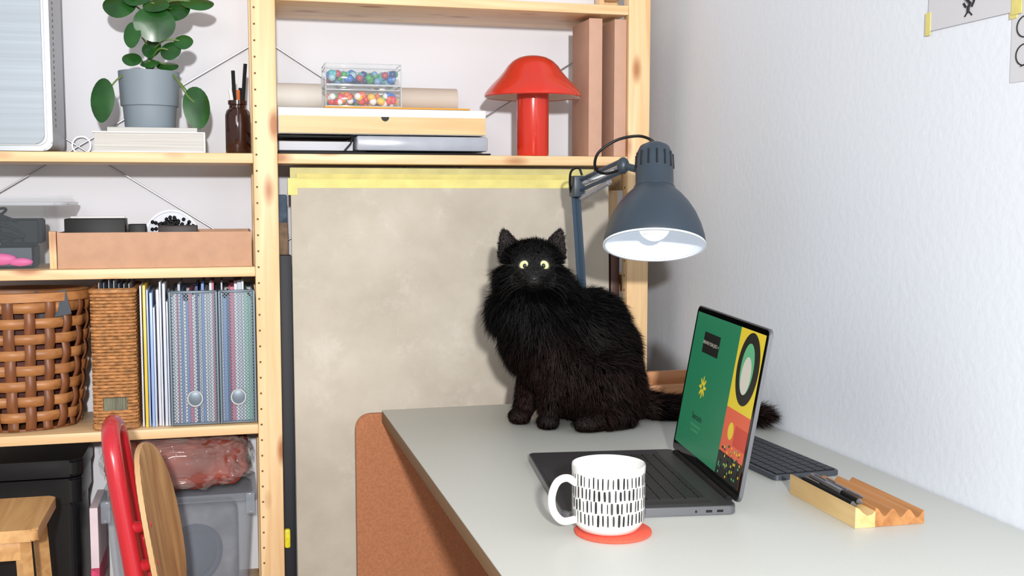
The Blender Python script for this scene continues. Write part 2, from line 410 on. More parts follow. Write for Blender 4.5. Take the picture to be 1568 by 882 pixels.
# ------------------------------------------------------------------ left bay, third shelf : basket
WB = empty('woven_basket', (-.44, 2.545, .70))
M_sp = [wood('splint_light', C(190,132,80), C(156,100,56), 'X'), wood('splint_dark', C(138,84,50), C(108,64,38), 'Z')]
cx, cy = -.435, 2.545
def brad(z):
    q = (z-.698)/.285; return .116+.030*q**.8
NS = 22; V = []; F = []
def ribbon(fn, n, closed):
    o = len(V)
    for i in range(n):
        a, b_ = fn(i); V.append(a); V.append(b_)
    for i in range(n if closed else n-1):
        k = (i+1) % n; F.append((o+2*i, o+2*k, o+2*k+1, o+2*i+1))
rows = 8; rh = .262/rows
for r_ in range(rows):
    zc = .712+rh*(r_+.5)
    def fn(i, zc=zc, r_=r_):
        th = 2*math.pi*i/(NS*6); m_ = .0035*math.sin(NS/2*th+math.pi*(r_ % 2))
        out = []
        for z in (zc-.0105, zc+.0105):
            rr = brad(z)+m_; out.append(Vector((cx+rr*math.cos(th), cy+rr*.78*math.sin(th), z)))
        return out
    ribbon(fn, NS*6, True)
bk = mesh('weavers', V, F, M_sp[0], WB, True); bk.modifiers.new('s', 'SOLIDIFY').thickness = .0022
V = []; F = []
for s_ in range(NS):
    th = 2*math.pi*(s_+.5)/NS
    def fn(i, th=th, s_=s_):
        z = .700+.28*i/48; ph = (z-.712)/rh
        m_ = -.0035*math.sin(NS/2*th)*math.cos(math.pi*(ph-.5)); rr = brad(z)+m_; h_ = .0105/rr
        return [Vector((cx+rr*math.cos(th-h_), cy+rr*.78*math.sin(th-h_), z)), Vector((cx+rr*math.cos(th+h_), cy+rr*.78*math.sin(th+h_), z))]
    ribbon(fn, 49, False)
bk = mesh('stakes', V, F, M_sp[1], WB, True); bk.modifiers.new('s', 'SOLIDIFY').thickness = .0022
lathe('rim', [(.143,.970),(.152,.970),(.153,.988),(.144,.989)], (cx, cy, 0), M_sp[0], WB, 64, closed=True, sy=.78)
lathe('base', [(0,.6985),(.116,.6985),(.116,.703),(0,.703)], (cx, cy, 0), M_sp[1], WB, 40, sy=.78)
lathe('contents', [(0,.71),(.07,.71),(.09,.80),(.11,.955),(0,.965)], (cx, cy, 0), mat('basket_contents', C(92,52,46), .8, var=.7, vscale=14), WB, 30, sy=.78)
for i in range(4):
    box('card_%d' % i, -.405+.012*i, -.355+.012*i, 2.49, 2.492, .93, .982, mat('card_slate', C(48,56,68), .5), WB, 0, M=Matrix.Translation((-.38,2.5,.95)) @ Matrix.Rotation(.4-.2*i, 4, 'Y') @ Matrix.Translation((.38,-2.5-.01*i,-.95)))

WH = empty('wicker_magazine_holder', (-.23, 2.53, .70))
M_wick = mat('wicker', C(178,124,74), .6, var=.38, vscale=70)
x0, x1, y0, y1 = -.275, -.190, 2.432, 2.635
base = rrect(x0, x1, y0, y1, .012, 3)
loop = []
for i in range(len(base)):
    a = Vector(base[i]+(0,)); b_ = Vector(base[(i+1) % len(base)]+(0,)); n_ = max(1, int((b_-a).length/.006))
    for k in range(n_): loop.append(a.lerp(b_, k/n_))
lst = []; cen = Vector(((x0+x1)/2, (y0+y1)/2, 0))
nr = 42
for r_ in range(nr):
    z = .702+.0068*r_
    pts = []
    for i, p in enumerate(loop):
        d = (p-cen); d.normalize(); pts.append(p+d*.0022*math.cos(math.pi*(i/2+r_))+Vector((0, 0, z)))
    if 6 <= r_ <= 9:
        seg_ = []
        for p in pts+pts[:1]:
            if p.y < y0+.006 and x0+.022 < p.x < x1-.022:
                if len(seg_) > 1: lst.append((seg_, .0034, False))
                seg_ = []
            else: seg_.append(p)
        if len(seg_) > 1: lst.append((seg_, .0034, False))
    else: lst.append((pts, .0034, True))
for z in (.7045, .990): lst.append(([Vector((p.x, p.y, z)) for p in loop], .006, True))
tubes('weave', lst, M_wick, WH, 6)
box('paper_inside', x0+.008, x1-.008, y0+.012, y1-.01, .702, .975, mat('magazines', C(120,120,100), .7, var=.7, vscale=120, stretch=(3,.1,.05)), WH, 0)
for i in range(7):
    x = -.262+i*.010
    box('loose_sheet_%d' % i, x, x+.001, 2.46, 2.62, .976, 1.001+R.uniform(0,.012), mat('sheet', [C(222,228,240), C(150,160,180), C(200,205,212)][i % 3], .5), WH, 0)

FF = empty('file_folders', (-.15, 2.53, .70))
fc = [C(206,214,230), C(150,176,222), C(210,216,228), C(170,186,218), C(196,206,224), C(232,196,70), C(160,182,224), C(210,212,222)]
for i in range(9):
    x = -.180+i*.0066
    mm = mat('folder_col', fc[5] if i == 1 else fc[(i*3) % 8 if (i*3) % 8 != 5 else 0], .35, coat=.3)
    box('folder_%d' % i, x, x+.0035+.002*(i % 2), 2.44+R.uniform(0,.01), 2.63, .698, .982+R.uniform(-.03,.028), mm, FF, .0005)

M_mesh = mat('grey_metal_mesh', C(112,126,138), .4, .4)
def magfile(x0, x1, cols, ring):
    E = empty('wire_magazine_file', ((x0+x1)/2, 2.53, .70))
    y0, y1, z0, z1 = 2.432, 2.635, .701, .985
    V = []; F = []
    sp = .0070; w = .00085
    def diag(c0, c1, fmap):
        W = c1[0]-c0[0]; H = c1[1]-c0[1]
        for sgn in (1, -1):
            k = -H
            while k < W:
                a, b_ = (max(k, 0), max(-k, 0)), (min(k+H, W), min(W-k, H))
                p, q = [list(a), list(b_)]
                if sgn < 0: p[0] = W-p[0]; q[0] = W-q[0]
                o = len(V)
                for (u, v) in ((p[0]-w, p[1]), (p[0]+w, p[1]), (q[0]+w, q[1]), (q[0]-w, q[1])): V.append(fmap(c0[0]+u, c0[1]+v))
                F.append((o, o+1, o+2, o+3)); k += sp
    diag((x0, z0), (x1, z1), lambda u, v: Vector((u, y0, v)))
    diag((y0, z0), (y1, z1), lambda u, v: Vector((x1, u, v)))
    diag((y0, z0), (y1, z1), lambda u, v: Vector((x0, u, v)))
    mesh('mesh_panels', V, F, M_mesh, E)
    lp = lambda z: ([Vector((a, b_, z)) for a, b_ in rrect(x0, x1, y0, y1, .006, 2)], .0028, True)
    L_ = [lp(z0+.002), lp(z1)]
    for x in (x0, x1):
        for y in (y0, y1): L_.append(([Vector((x, y, z0)), Vector((x, y, z1))], .0026, False))
    tubes('wire_frame', L_, M_mesh, E)
    xm = (x0+x1)/2
    tube('ring_pull', [(xm+.015*math.cos(t), y0-.004, .757+.016*math.sin(t)) for t in [2*math.pi*i/24 for i in range(24)]], .0022, mat('ring_steel', C(205,208,214), .25, .5), E, 6, closed=True)
    box('label_plate', xm-.013, xm+.013, y0-.002, y0-.0005, .742, .772, M_mesh, E, .0005)
    x = x0+.004; i = 0
    while x < x1-.006:
        w_ = R.uniform(.002, .009); w_ = min(w_, x1-.004-x)
        box('papers_%d' % i, x, x+w_-.0006, y0+.004+R.uniform(0,.005), y1-.006, z0+.002, z1+R.uniform(-.02,.020), cols[i % len(cols)], E, 0); x += w_; i += 1
pm = {k: mat('paper_'+k, c, .5) for k, c in dict(w=C(206,208,214), b=C(104,138,196), g=C(130,184,170), p=C(190,104,134), l=C(176,184,198), n=C(52,72,120), t=C(126,162,152), r=C(176,48,70), k=C(56,60,72)).items()}
magfile(-.119, -.024, [pm[c] for c in 'lwplbwbpwnwlbw'], 0)
magfile(-.018, .054, [pm[c] for c in 'lbnrpwlwgtgwt'], 0)

# ------------------------------------------------------------------ lower left : crate, bin, bag
BC = empty('black_storage_crate', (-.43, 2.53, .30))
M_crate = mat('crate_black', C(16,18,22), .3, spec=.4)
prism('body', rrect(-.58, -.313, 2.44, 2.63, .02), .302, .60, M_crate, BC, bev=.004)
prism('rim', rrect(-.59, -.306, 2.43, 2.64, .022), .545, .60, M_crate, BC, bev=.004)
prism('lid', rrect(-.594, -.302, 2.426, 2.645, .024), .604, .640, M_crate, BC, bev=.006)
boxes('ribs', [(x, x+.006, 2.436, 2.442, .33, .54) for x in (-.56,-.50,-.44,-.38,-.33)], M_crate, BC)
SBn = empty('clear_storage_bin', (-.10, 2.53, .30))
M_bin = mat('bin_translucent', C(166,174,186), .18, alpha=.34)
prism('tub', rrect(-.245, .030, 2.452, 2.62, .02), .302, .53, M_bin, SBn, bev=.004, top=rrect(-.262, .044, 2.440, 2.635, .02))
prism('rim', rrect(-.272, .052, 2.430, 2.642, .024), .530, .546, M_bin, SBn, bev=.004)
for x in (-.258, .038): box('handle_clip', x-.010, x+.010, 2.423, 2.438, .50, .547, M_bin, SBn, .003)
tube('coiled_cable', [(-.08+.050*math.cos(t*.5)+.004*math.sin(t), 2.475+.008*math.sin(t*.9), .405+.058*math.sin(t*.5)) for t in [i*.25 for i in range(300)]], .007, mat('navy_cable', C(38,50,74), .6), SBn, 6)
balls('cable_core', [((-.08, 2.50, .405), (.055, .015, .06), 0)], [mat('navy_cloth', C(48,60,84), .8, var=.3)], SBn, 3)
box('folded_cloth', -.225, .01, 2.50, 2.60, .31, .50, mat('grey_cloth', C(120,120,126), .8, var=.5, vscale=14), SBn, .02, 3)
WP = empty('pink_white_paper', (-.29, 2.5, .30))
box('sheet', -.292, -.276, 2.445, 2.60, .302, .53, mat('striped_paper', C(222,205,212), .6, var=.1), WP, 0)
box('pink_stripe', -.2925, -.2755, 2.444, 2.60, .35, .40, mat('pink_paper', C(196,60,100), .6, var=.5, vscale=80), WP, 0)

def lump(name, x0, x1, y0, y1, z0, z1, amp, sc, m, parent, seed=0, sub=5):
    bm = bmesh.new(); bmesh.ops.create_icosphere(bm, subdivisions=sub, radius=1)
    for v in bm.verts:
        p = v.co.copy()
        q = Vector([math.copysign(abs(c)**.55, c) for c in p]); q /= max(1, max(abs(c) for c in q))
        w = Vector(((x0+x1)/2+q.x*(x1-x0)/2, (y0+y1)/2+q.y*(y1-y0)/2, (z0+z1)/2+q.z*(z1-z0)/2))
        nn = noise.noise(w*sc+Vector((seed,0,0))); n2 = abs(noise.noise(w*sc*2.3+Vector((0,seed,3))))
        w += p.normalized()*(nn*amp-n2*amp)
        w.z = min(max(w.z, z0), .6745); w.x = min(w.x, .056)
        v.co = w
    return frombm(name, bm, m, parent, True)
BG = empty('plastic_bag_of_fabric', (-.11, 2.53, .55))
lump('red_brown_fabric', -.268, .040, 2.448, 2.615, .549, .660, .012, 22, mat('fabric_red_brown', C(136,60,46), .7, var=.35, vscale=14), BG, 1)
lump('bag_film', -.275, .046, 2.436, 2.635, .5485, .670, .020, 30, mat('bag_film', C(220,214,212), .10, alpha=.13, coat=.6, spec=1), BG, 4, 6)

# ------------------------------------------------------------------ stool
ST = empty('wooden_stool', (-.46, 2.17, 0))
M_stool = wood('stool_birch', C(214,170,114), C(188,140,88), 'Y')
prism('seat', rrect(-.60, -.335, 2.07, 2.30, .012), .578, .600, M_stool, ST, bev=.003)
for i, (x, y) in enumerate(((-.57, 2.10), (-.365, 2.10), (-.57, 2.27), (-.365, 2.27))):
    dx = -.03 if x < -.46 else .03; dy = -.02 if y < 2.2 else .02
    tube('leg_%d' % (i+1), [(x+dx, y+dy, 0), (x, y, .578)], .014, M_stool, ST, 4)
for i, y in enumerate((2.095, 2.275)): box('apron_%d' % i, -.57, -.365, y-.006, y+.006, .54, .577, M_stool, ST, .001)
box('step_rail', -.585, -.35, 2.085, 2.10, .25, .275, M_stool, ST, .001)

# ------------------------------------------------------------------ chair
CH = empty('desk_chair', (0, 1.95, 0))
M_red = mat('red_lacquer', C(186,34,46), .28, coat=.4)
fr_pts = [(-.21, 1.82, .015), (-.139, 1.865, .43), (-.155, 1.868, .55), (-.174, 1.872, .68), (-.186, 1.88, .765), (-.191, 1.905, .797), (-.192, 1.945, .806),
          (-.191, 1.985, .797), (-.186, 2.01, .765), (-.174, 2.018, .68), (-.155, 2.022, .55), (-.139, 2.025, .43), (-.21, 2.07, .015)]
tube('back_frame', fr_pts, .0150, M_red, CH, 14, sm=6)
for i, z in enumerate((.655, .590)):
    xx = -.170 if i == 0 else -.161
    tube('spacer_%d' % i, [(xx, 1.868, z), (xx+.018, 1.875, z-.008), (xx+.036, 1.885, z-.004)], .010, M_red, CH, 10, sm=3)
    tube('spacer_far_%d' % i, [(xx, 2.020, z), (xx+.022, 2.015, z-.008), (xx+.048, 2.01, z-.004)], .010, M_red, CH, 10, sm=3)
def backrest():
    n = 40
    ring = []
    for i in range(n):
        th = 2*math.pi*i/n; c, s = math.cos(th), math.sin(th)
        ring.append((math.copysign(abs(c)**.85, c)*.120, math.copysign(abs(s)**.85, s)*.165))
    wd = Vector((.13, .99, 0)); nd = Vector((.99, -.13, 0))
    def P_(u, v, t):
        return Vector((-.124, 1.965, .600))+wd*u+Vector((-.15*v, 0, v))+nd*(u*u*.8+t)
    V = []; F = []
    rr = [0, .25, .5, .75, .93, 1.0]
    for side, t in ((0, .006), (1, -.006)):
        for k, q in enumerate(rr):
            for a, b_ in ring: V.append(P_(a*q, b_*q, t*(.7 if k == 5 else 1)))
    nk = len(rr)
    for side in (0, 1):
        for k in range(nk-1):
            o = side*nk*n+k*n
            for i in range(n): F.append((o+i, o+(i+1) % n, o+n+(i+1) % n, o+n+i))
    o1 = (nk-1)*n; o2 = nk*n+(nk-1)*n
    for i in range(n): F.append((o1+i, o1+(i+1) % n, o2+(i+1) % n, o2+i))
    ob = mesh('backrest', V, F, [wood('ply_face', C(196,150,98), C(150,100,58), 'Z', s=.7), plymat('ply_rim', C(226,190,140), C(170,120,76), 0, 900)], CH, 'auto')
    for p in ob.data.polygons[-n:]: p.material_index = 1
backrest()
prism('seat', rrect(-.11, .20, 1.78, 2.08, .05), .440, .452, M_stool, CH, bev=.003)
for i, y in enumerate((1.82, 2.04)):
    tube('front_leg_%d' % i, [(-.139, 1.865 if i == 0 else 2.025, .425), (.10, y, .428), (.16, y, .41), (.19, y, .0135)], .0135, M_red, CH, 10, sm=4)

# ------------------------------------------------------------------ right bay, upper shelf
DT = empty('document_tray', (.35, 2.53, 1.28))
box('tray_base', .112, .575, 2.425, 2.62, 1.2775, 1.281, M_black, DT, .001)
box('tray_lower', .112, .30, 2.45, 2.61, 1.282, 1.285, M_black, DT, .001)
box('tray_upper', .112, .275, 2.44, 2.62, 1.314, 1.317, M_black, DT, .001)
tube('tray_wire', [(.27, 2.44, 1.316), (.265, 2.435, 1.30), (.25, 2.435, 1.283)], .002, M_black, DT, 6)
box('papers', .114, .272, 2.455, 2.61, 1.2855, 1.305, mat('papers_white', C(205,205,212), .6, var=.1, vscale=10, stretch=(.1,.1,80)), DT, .001)
box('grey_folder', .278, .570, 2.432, 2.62, 1.2855, 1.3175, mat('grey_plastic_folder', C(162,166,176), .25, var=.10, vscale=20), DT, .004)

DB = empty('wooden_drawer_box', (.34, 2.53, 1.32))
box('shell', .112, .566, 2.436, 2.62, 1.3205, 1.376, M_white, DB, .001)
prof = [(.114,1.322),(.564,1.322),(.564,1.3585)]+[(.340+.009*math.cos(a), 1.3585-.010*math.sin(a)) for a in [math.pi*i/10 for i in range(11)]]+[(.114,1.3585)]
prism('drawer_front', prof, .0, .006, wood('drawer_bamboo', C(222,186,134), C(204,164,110), 'X'), DB, frame((0, 2.436, 0), (1,0,0), (0,0,1), (0,-1,0)))
box('finger_notch', .331, .349, 2.4335, 2.437, 1.347, 1.3585, M_black, DB, 0)

EV = empty('orange_envelope', (.38, 2.5, 1.38))
box('envelope', .21, .53, 2.435, 2.56, 1.3765, 1.380, mat('orange_paper', C(218,154,56), .6), EV, .0005)
PR = empty('paper_roll', (.32, 2.59, 1.40))
M_roll = mat('rolled_paper', C(202,190,178), .65, var=.03)
RX = Matrix.Rotation(math.pi/2, 4, 'Y')
lathe('sheet_roll', [(.027,0),(.028,0),(.028,.415),(.024,.415),(.021,.40),(.018,.415),(.015,.40),(.015,0)], (.114, 2.585, 1.409), M_roll, PR, 40, RX, closed=True)
lathe('outer_roll', [(.0285,0),(.030,0),(.030,.115),(.0285,.115)], (.114, 2.585, 1.411), mat('rolled_paper_light', C(216,210,202), .6), PR, 40, RX, closed=True)

bc1 = [mat('bead_'+str(i), c, .25) for i, c in enumerate([C(30,110,190), C(60,170,180), C(20,60,130), C(150,190,200), C(60,160,80), C(170,60,80), C(110,150,190)])]
bc2 = [mat('bead_b'+str(i), c, .25) for i, c in enumerate([C(210,36,36), C(236,186,40), C(50,160,70), C(40,110,200), C(236,106,40), C(225,225,225), C(215,56,80)])]
def beadbox(z, bc, x0=.214, x1=.378):
    E = empty('acrylic_bead_box', ((x0+x1)/2, 2.49, z))
    y0, y1 = 2.445, 2.535
    box('case', x0, x1, y0, y1, z, z+.036, M_clear, E, .002)
    box('lid', x0-.001, x1+.001, y0-.001, y1+.001, z+.0365, z+.0455, M_clear, E, .002)
    tubes('case_edges', [([Vector((a, b_, zz)) for a, b_ in rrect(x0, x1, y0, y1, .003, 2)], .0011, True) for zz in (z+.001, z+.036, z+.0455)]+
          [([Vector((a, b_, z)), Vector((a, b_, z+.045))], .0011, False) for a in (x0, x1) for b_ in (y0, y1)], mat('acrylic_edge', C(212,218,224), .1, alpha=.7), E)
    it = []
    for i in range(190):
        it.append(((R.uniform(x0+.011, x1-.011), R.uniform(y0+.009, y1-.009), z+R.uniform(.009, .027)), R.uniform(.0060, .0090), R.randrange(len(bc))))
    balls('beads', it, bc, E)
beadbox(1.3805, bc2); beadbox(1.4270, bc1)

TL = empty('table_lamp', (.68, 2.458, 1.28))
M_lr = mat('red_glossy_plastic', C(208,48,30), .2, coat=.4)
cc = (.681, 2.459, 1.2775)
lathe('stem', [(0,0),(.035,0),(.0365,.003),(.0365,.145),(0,.145)], cc, M_lr, TL, 48)
capP = [(0,.226),(.018,.225),(.033,.221),(.047,.213),(.058,.202),(.067,.189),(.079,.175),(.095,.159),(.105,.147),(.110,.139),(.1105,.134),(.108,.132)]
lathe('cap', capP+[(.101,.137),(.088,.151),(.068,.168),(.0,.188)], cc, M_lr, TL, 64)
lathe('cap_underside', [(.1075,.1325),(.088,.144),(.037,.148)], cc, mat('lamp_underside', C(235,230,225), .5), TL, 64)

def filebox(x0, x1):
    E = empty('cardboard_file_box', ((x0+x1)/2, 2.50, 1.28))
    mm = mat('file_card', C(194,154,132), .75, var=.04, vscale=30)
    box('spine', x0, x1, 2.430, 2.433, 1.2775, 1.588, mm, E, .0008)
    box('case', x0+.001, x1-.001, 2.433, 2.558, 1.2775, 1.587, mm, E, .001)
filebox(.805, .837); filebox(.866, .8955)

# ------------------------------------------------------------------ desk lamp
DL = empty('desk_lamp', (.745, 2.24, .74))
M_sl = mat('slate_blue_metal', C(52,64,76), .42)
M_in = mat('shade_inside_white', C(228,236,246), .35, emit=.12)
tl = math.radians(21)
ax = Vector((math.sin(tl)*.35, math.sin(tl)*.935, math.cos(tl))).normalized(); xx = Vector((1,0,0)); xx = (xx-ax*xx.dot(ax)).normalized(); yy = ax.cross(xx)
HM = frame((0,0,0), xx, yy, ax)
hc = Vector((.757, 1.90, 1.097))
outer = [(.0925,.0),(.0935,.004),(.0915,.018),(.086,.038),(.077,.060),(.065,.080),(.052,.096),(.042,.106),(.0385,.110),(.0355,.114),(.0350,.166),(.033,.182),(.028,.193),(.018,.199),(0,.201)]
lathe('shade', outer+[(0,.195),(.03,.18),(.0335,.11),(.05,.094),(.063,.078),(.075,.058),(.084,.037),(.0895,.017),(.0915,0)], hc, M_sl, DL, 72, HM)
lathe('shade_inside', [(.0915,.001),(.0885,.017),(.083,.037),(.074,.056),(.062,.074),(.049,.090),(.032,.104),(0,.107)], hc, M_in, DL, 64, HM)
lathe('shade_lip', [(.0895,-.001),(.0938,-.001),(.0938,.002),(.0895,.002)], hc, M_in, DL, 72, HM, closed=True)
balls('bulb', [(hc+ax*.040, .030, 0)], [mat('bulb_glass', C(250,250,250), .2, emit=.6)], DL, 3)
vents = []
for i in range(14):
    a = 2*math.pi*i/14
    d = xx*math.cos(a)+yy*math.sin(a)
    vents.append(([hc+ax*.150+d*.0352, hc+ax*.178+d*.0338], .0022, False))
tubes('vent_slots', vents, mat('vent_dark', C(16,20,26), .7), DL, 6)
lathe('collar', [(.0365,.109),(.0385,.112),(.0365,.116)], hc, M_sl, DL, 48, HM)
J0 = Vector((.745, 2.24, .775)); J1 = Vector((.709, 2.225, 1.205)); J2 = Vector((.732, 2.00, 1.245))
M_arm = mat('arm_slate', C(58,76,94), .4)
for i, o in enumerate((-.0045, .0045)):
    tube('lower_arm_%d' % i, [J0+Vector((o,0,0)), J1+Vector((o,0,0))], .0055, M_arm, DL, 4)
    tube('upper_arm_%d' % i, [J1+Vector((0,0,o*2.4)), J2+Vector((0,0,o*2.4))], .0042, M_arm, DL, 4)
def spring(name, a, b_, r, turns):
    a, b_ = Vector(a), Vector(b_); d = (b_-a).normalized(); u = d.cross(Vector((0,.3,1))).normalized(); w = d.cross(u)
    n = turns*8
    tube(name, [a.lerp(b_, i/n)+(u*math.cos(2*math.pi*i/8)+w*math.sin(2*math.pi*i/8))*r for i in range(n+1)], .0013, mat('spring_chrome', C(200,202,206), .25, .8), DL, 5)
spring('spring_1', J1+Vector((.010,-.03,.010)), J1.lerp(J2, .75)+Vector((.010,-.008,.004)), .005, 26)
spring('spring_2', J1+Vector((.008,-.02,-.022)), J1.lerp(J2, .65)+Vector((.006,-.008,-.016)), .005, 26)
balls('joints', [(J1, (.014,.012,.020), 0), (J2, (.012,.012,.016), 0), (J0, (.016,.014,.018), 0)], [M_sl], DL, 3)
box('elbow_bracket', J1.x-.012, J1.x+.012, J1.y-.03, J1.y+.008, J1.z-.020, J1.z+.024, M_sl, DL, .003)
hb = hc+ax*.135
tube('head_bracket', [J2, (J2+hb)*.5+Vector((-.006,0,.004)), hb], .007, M_sl, DL, 8)
tube('clamp_post', [(.745, 2.24, .7405), J0], .009, M_sl, DL, 12)
box('clamp_plate', .722, .768, 2.215, 2.285, .7403, .748, M_sl, DL, .002)
box('clamp_lower', .728, .762, 2.294, 2.302, .66, .748, M_sl, DL, .002)
box('clamp_jaw', .728, .762, 2.23, 2.302, .66, .668, M_sl, DL, .002)
tube('clamp_screw', [(.745, 2.25, .64), (.745, 2.25, .715)], .005, M_steel, DL, 8)
topc = hc+ax*.200
tube('cord', [topc, topc+Vector((-.008,.0,.009)), (.755, 1.985, 1.300), (.715, 1.99, 1.292), (.682, 2.0, 1.268), (.680, 2.01, 1.240), (.704, 2.02, 1.230), (.730, 2.0, 1.238)], .0028, M_black, DL, 8, sm=6)
tube('cord_lower', [(.700, 2.225, 1.19), (.692, 2.21, 1.215), (.692, 2.20, 1.238), (.706, 2.195, 1.245), (.712, 2.19, 1.23)], .0024, M_black, DL, 8, sm=6)

# ------------------------------------------------------------------ desk items
WX = empty('wooden_box', (.93, 2.22, .74))
M_wb = wood('reddish_wood', C(192,136,92), C(164,108,66), 'X')
box('front', .846, 1.022, 2.160, 2.170, .7403, .790, M_wb, WX, .0015)
box('back', .846, 1.022, 2.276, 2.286, .7403, .800, M_wb, WX, .0015)
box('left', .846, .856, 2.170, 2.276, .7403, .790, M_wb, WX, .0015)
box('right', 1.012, 1.022, 2.170, 2.276, .7403, .790, M_wb, WX, .0015)
box('bottom', .856, 1.012, 2.170, 2.276, .7403, .746, M_wb, WX, 0)

# laptop
LP = empty('laptop', (.70, 1.58, .74))
M_sg = mat('space_grey_metal', C(118,119,124), .36, .7)
M_deck = mat('laptop_deck', C(62,61,64), .45, .4)
hx = Vector((-.132, -.991, 0)).normalized(); lx = Vector((-.991, .132, 0)).normalized(); zz = Vector((0,0,1))
FA = Vector((.736, 1.756, .7405))
MB = frame(FA, hx, lx, zz)
W_, Dp = .352, .250
prism('base', rrect(0, W_, 0, Dp, .010), 0, .0125, M_sg, LP, MB, bev=.0015)
prism('deck', rrect(.002, W_-.002, .002, Dp-.002, .009), .0125, .0130, M_deck, LP, MB)
keys = []
for r_ in range(6):
    yk = .028+r_*.0190
    hgt = .0095 if r_ == 0 else .0160
    if r_ == 0: yk += .006
    x = .036
    if r_ == 5: ws = [1,1,1,1.25,5,1.25,1,1,1,1]
    elif r_ == 4: ws = [2.2]+[1]*10+[2.2]
    elif r_ == 3: ws = [1.7]+[1]*11+[1.7]
    elif r_ == 2: ws = [1.5]+[1]*12+[1]
    else: ws = [1]*14
    tot = sum(ws); u = .278/tot
    for w in ws:
        keys.append((x+.0013, x+w*u-.0013, yk, yk+hgt, .0130, .0145)); x += w*u
boxes('keys', keys, mat('key_black', C(18,18,20), .5), LP, MB)
prism('trackpad', rrect(.105, .245, .150, .243, .006), .0130, .0133, mat('trackpad', C(76,75,78), .35, .4), LP, MB)
boxes('speaker_grilles', [(a, b_, .03, .14, .0130, .0132) for a, b_ in ((.012,.030), (.320,.338))], mat('grille', C(36,36,38), .7), LP, MB)
boxes('ports', [(W_-.0002, W_+.0004, y, y+.009, .004, .0075) for y in (.020, .036)]+[(W_-.0002, W_+.0004, .058, .0605, .004, .0075)], M_black, LP, MB)
ut = (-lx*math.sin(math.radians(10))+zz*math.cos(math.radians(10))).normalized(); nn = hx.cross(ut).normalized()
ML = frame(FA+Vector((0,0,.0135)), hx, ut, nn)
tube('hinge', [MB @ Vector((.03, .002, .0135)), MB @ Vector((W_-.03, .002, .0135))], .005, M_black, LP, 10)
prism('lid', rrect(0, W_, .002, .252, .010), -.0062, -.0006, M_sg, LP, ML, bev=.001)
prism('bezel', rrect(.002, W_-.002, .003, .250, .009), -.0006, .0, mat('bezel_glass', C(8,8,9), .08), LP, ML)
def scr(n_, c, e=.34): return mat('screen_'+n_, c, .3, emit=e)
M_g = scr('green', C(36,116,82)); M_y = scr('yellow', C(210,188,52)); M_o = scr('orange', C(206,92,66)); M_k = scr('black', C(28,30,28)); M_t = scr('mint', C(90,166,120)); M_w = scr('cream', C(196,192,180))
sx0, sx1, sy0, sy1 = .009, .343, .018, .242
sp_ = sx0+(sx1-sx0)*.68
def flat(nm, pts, lay, m):
    return mesh(nm, [ML @ Vector((p[0], p[1], .0002+.0003*lay)) for p in pts], [tuple(range(len(pts)))], m, LP)
def rect(a, b_, c, d): return [(a, c), (b_, c), (b_, d), (a, d)]
def ell(cx, cy, rx, ry, n=40): return [(cx+rx*math.cos(2*math.pi*i/n), cy+ry*math.sin(2*math.pi*i/n)) for i in range(n)]
flat('screen_green', rect(sx0, sp_, sy0, sy1), 0, M_g)
ym = sy1-(sy1-sy0)*.54
flat('screen_yellow', rect(sp_, sx1, ym, sy1), 0, M_y)
flat('screen_orange', rect(sp_, sx1, sy0, ym), 0, M_o)
cxx = (sp_+sx1)/2
flat('oval_black', ell(cxx+.004, (ym+sy1)/2+.004, .046, .054), 1, M_k)
flat('oval_mint', ell(cxx+.002, (ym+sy1)/2+.004, .027, .038), 2, M_t)
flat('oval_cream', ell(cxx+.003, (ym+sy1)/2-.006, .020, .028), 3, M_w)
flat('dot_yellow', ell(cxx-.018, ym-.032, .012, .013), 1, M_y)
flat('block_red', rect(cxx, sx1, ym-.05, ym-.02), 1, scr('red', C(186,66,50)))
flat('pattern_base', rect(sp_, sx1, sy0, sy0+.036), 1, M_k)
cf = []
for i in range(70):
    a = R.uniform(sp_+.003, sx1-.006); b_ = sy0+R.uniform(.003, .048); cf.append((a, a+.004, b_, b_+.0035))
V = []; F = []
for a, b_, c, d in cf:
    o = len(V); V += [ML @ Vector((p[0], p[1], .0014)) for p in rect(a, b_, c, d)]; F.append((o, o+1, o+2, o+3))
o_ = mesh('pattern_confetti', V, F, [M_y, M_k, M_t], LP); o_.data.polygons.foreach_set('material_index', [R.choice([0,1,1,2]) for _ in F])
flat('button', rect(.066, .150, .180, .214), 1, M_k)
fl = []
for i in range(64):
    th = 2*math.pi*i/64; r_ = .012+.005*math.cos(8*th); fl.append((.105+r_*1.1*math.cos(th), .126+r_*1.1*math.sin(th)))
flat('flower', fl, 1, M_y); flat('flower_core', ell(.105, .126, .004, .004), 2, M_g)
def text(nm, s, x, y, size, m, lay=2):
    cu = bpy.data.curves.new(nm, 'FONT'); cu.body = s; cu.size = size; cu.align_x = 'CENTER'; cu.align_y = 'CENTER'
    ob = bpy.data.objects.new(nm, cu); COL.objects.link(ob); cu.materials.append(m)
    ob.parent = LP; ob.matrix_parent_inverse = Matrix.Translation(-Vector(LP.location))
    ob.matrix_basis = ML @ Matrix.Translation((x, y, .0002+.0003*lay))
text('button_text', 'BROWSE YOUR JUICE →', .108, .197, .0076, M_w)
text('title_text', 'Spectacle', .105, .076, .014, M_k)
text('sub_text', 'freshly squeezed ideas', .105, .062, .006, M_t)
text('sub_text_b', 'every single day', .105, .054, .006, M_t)

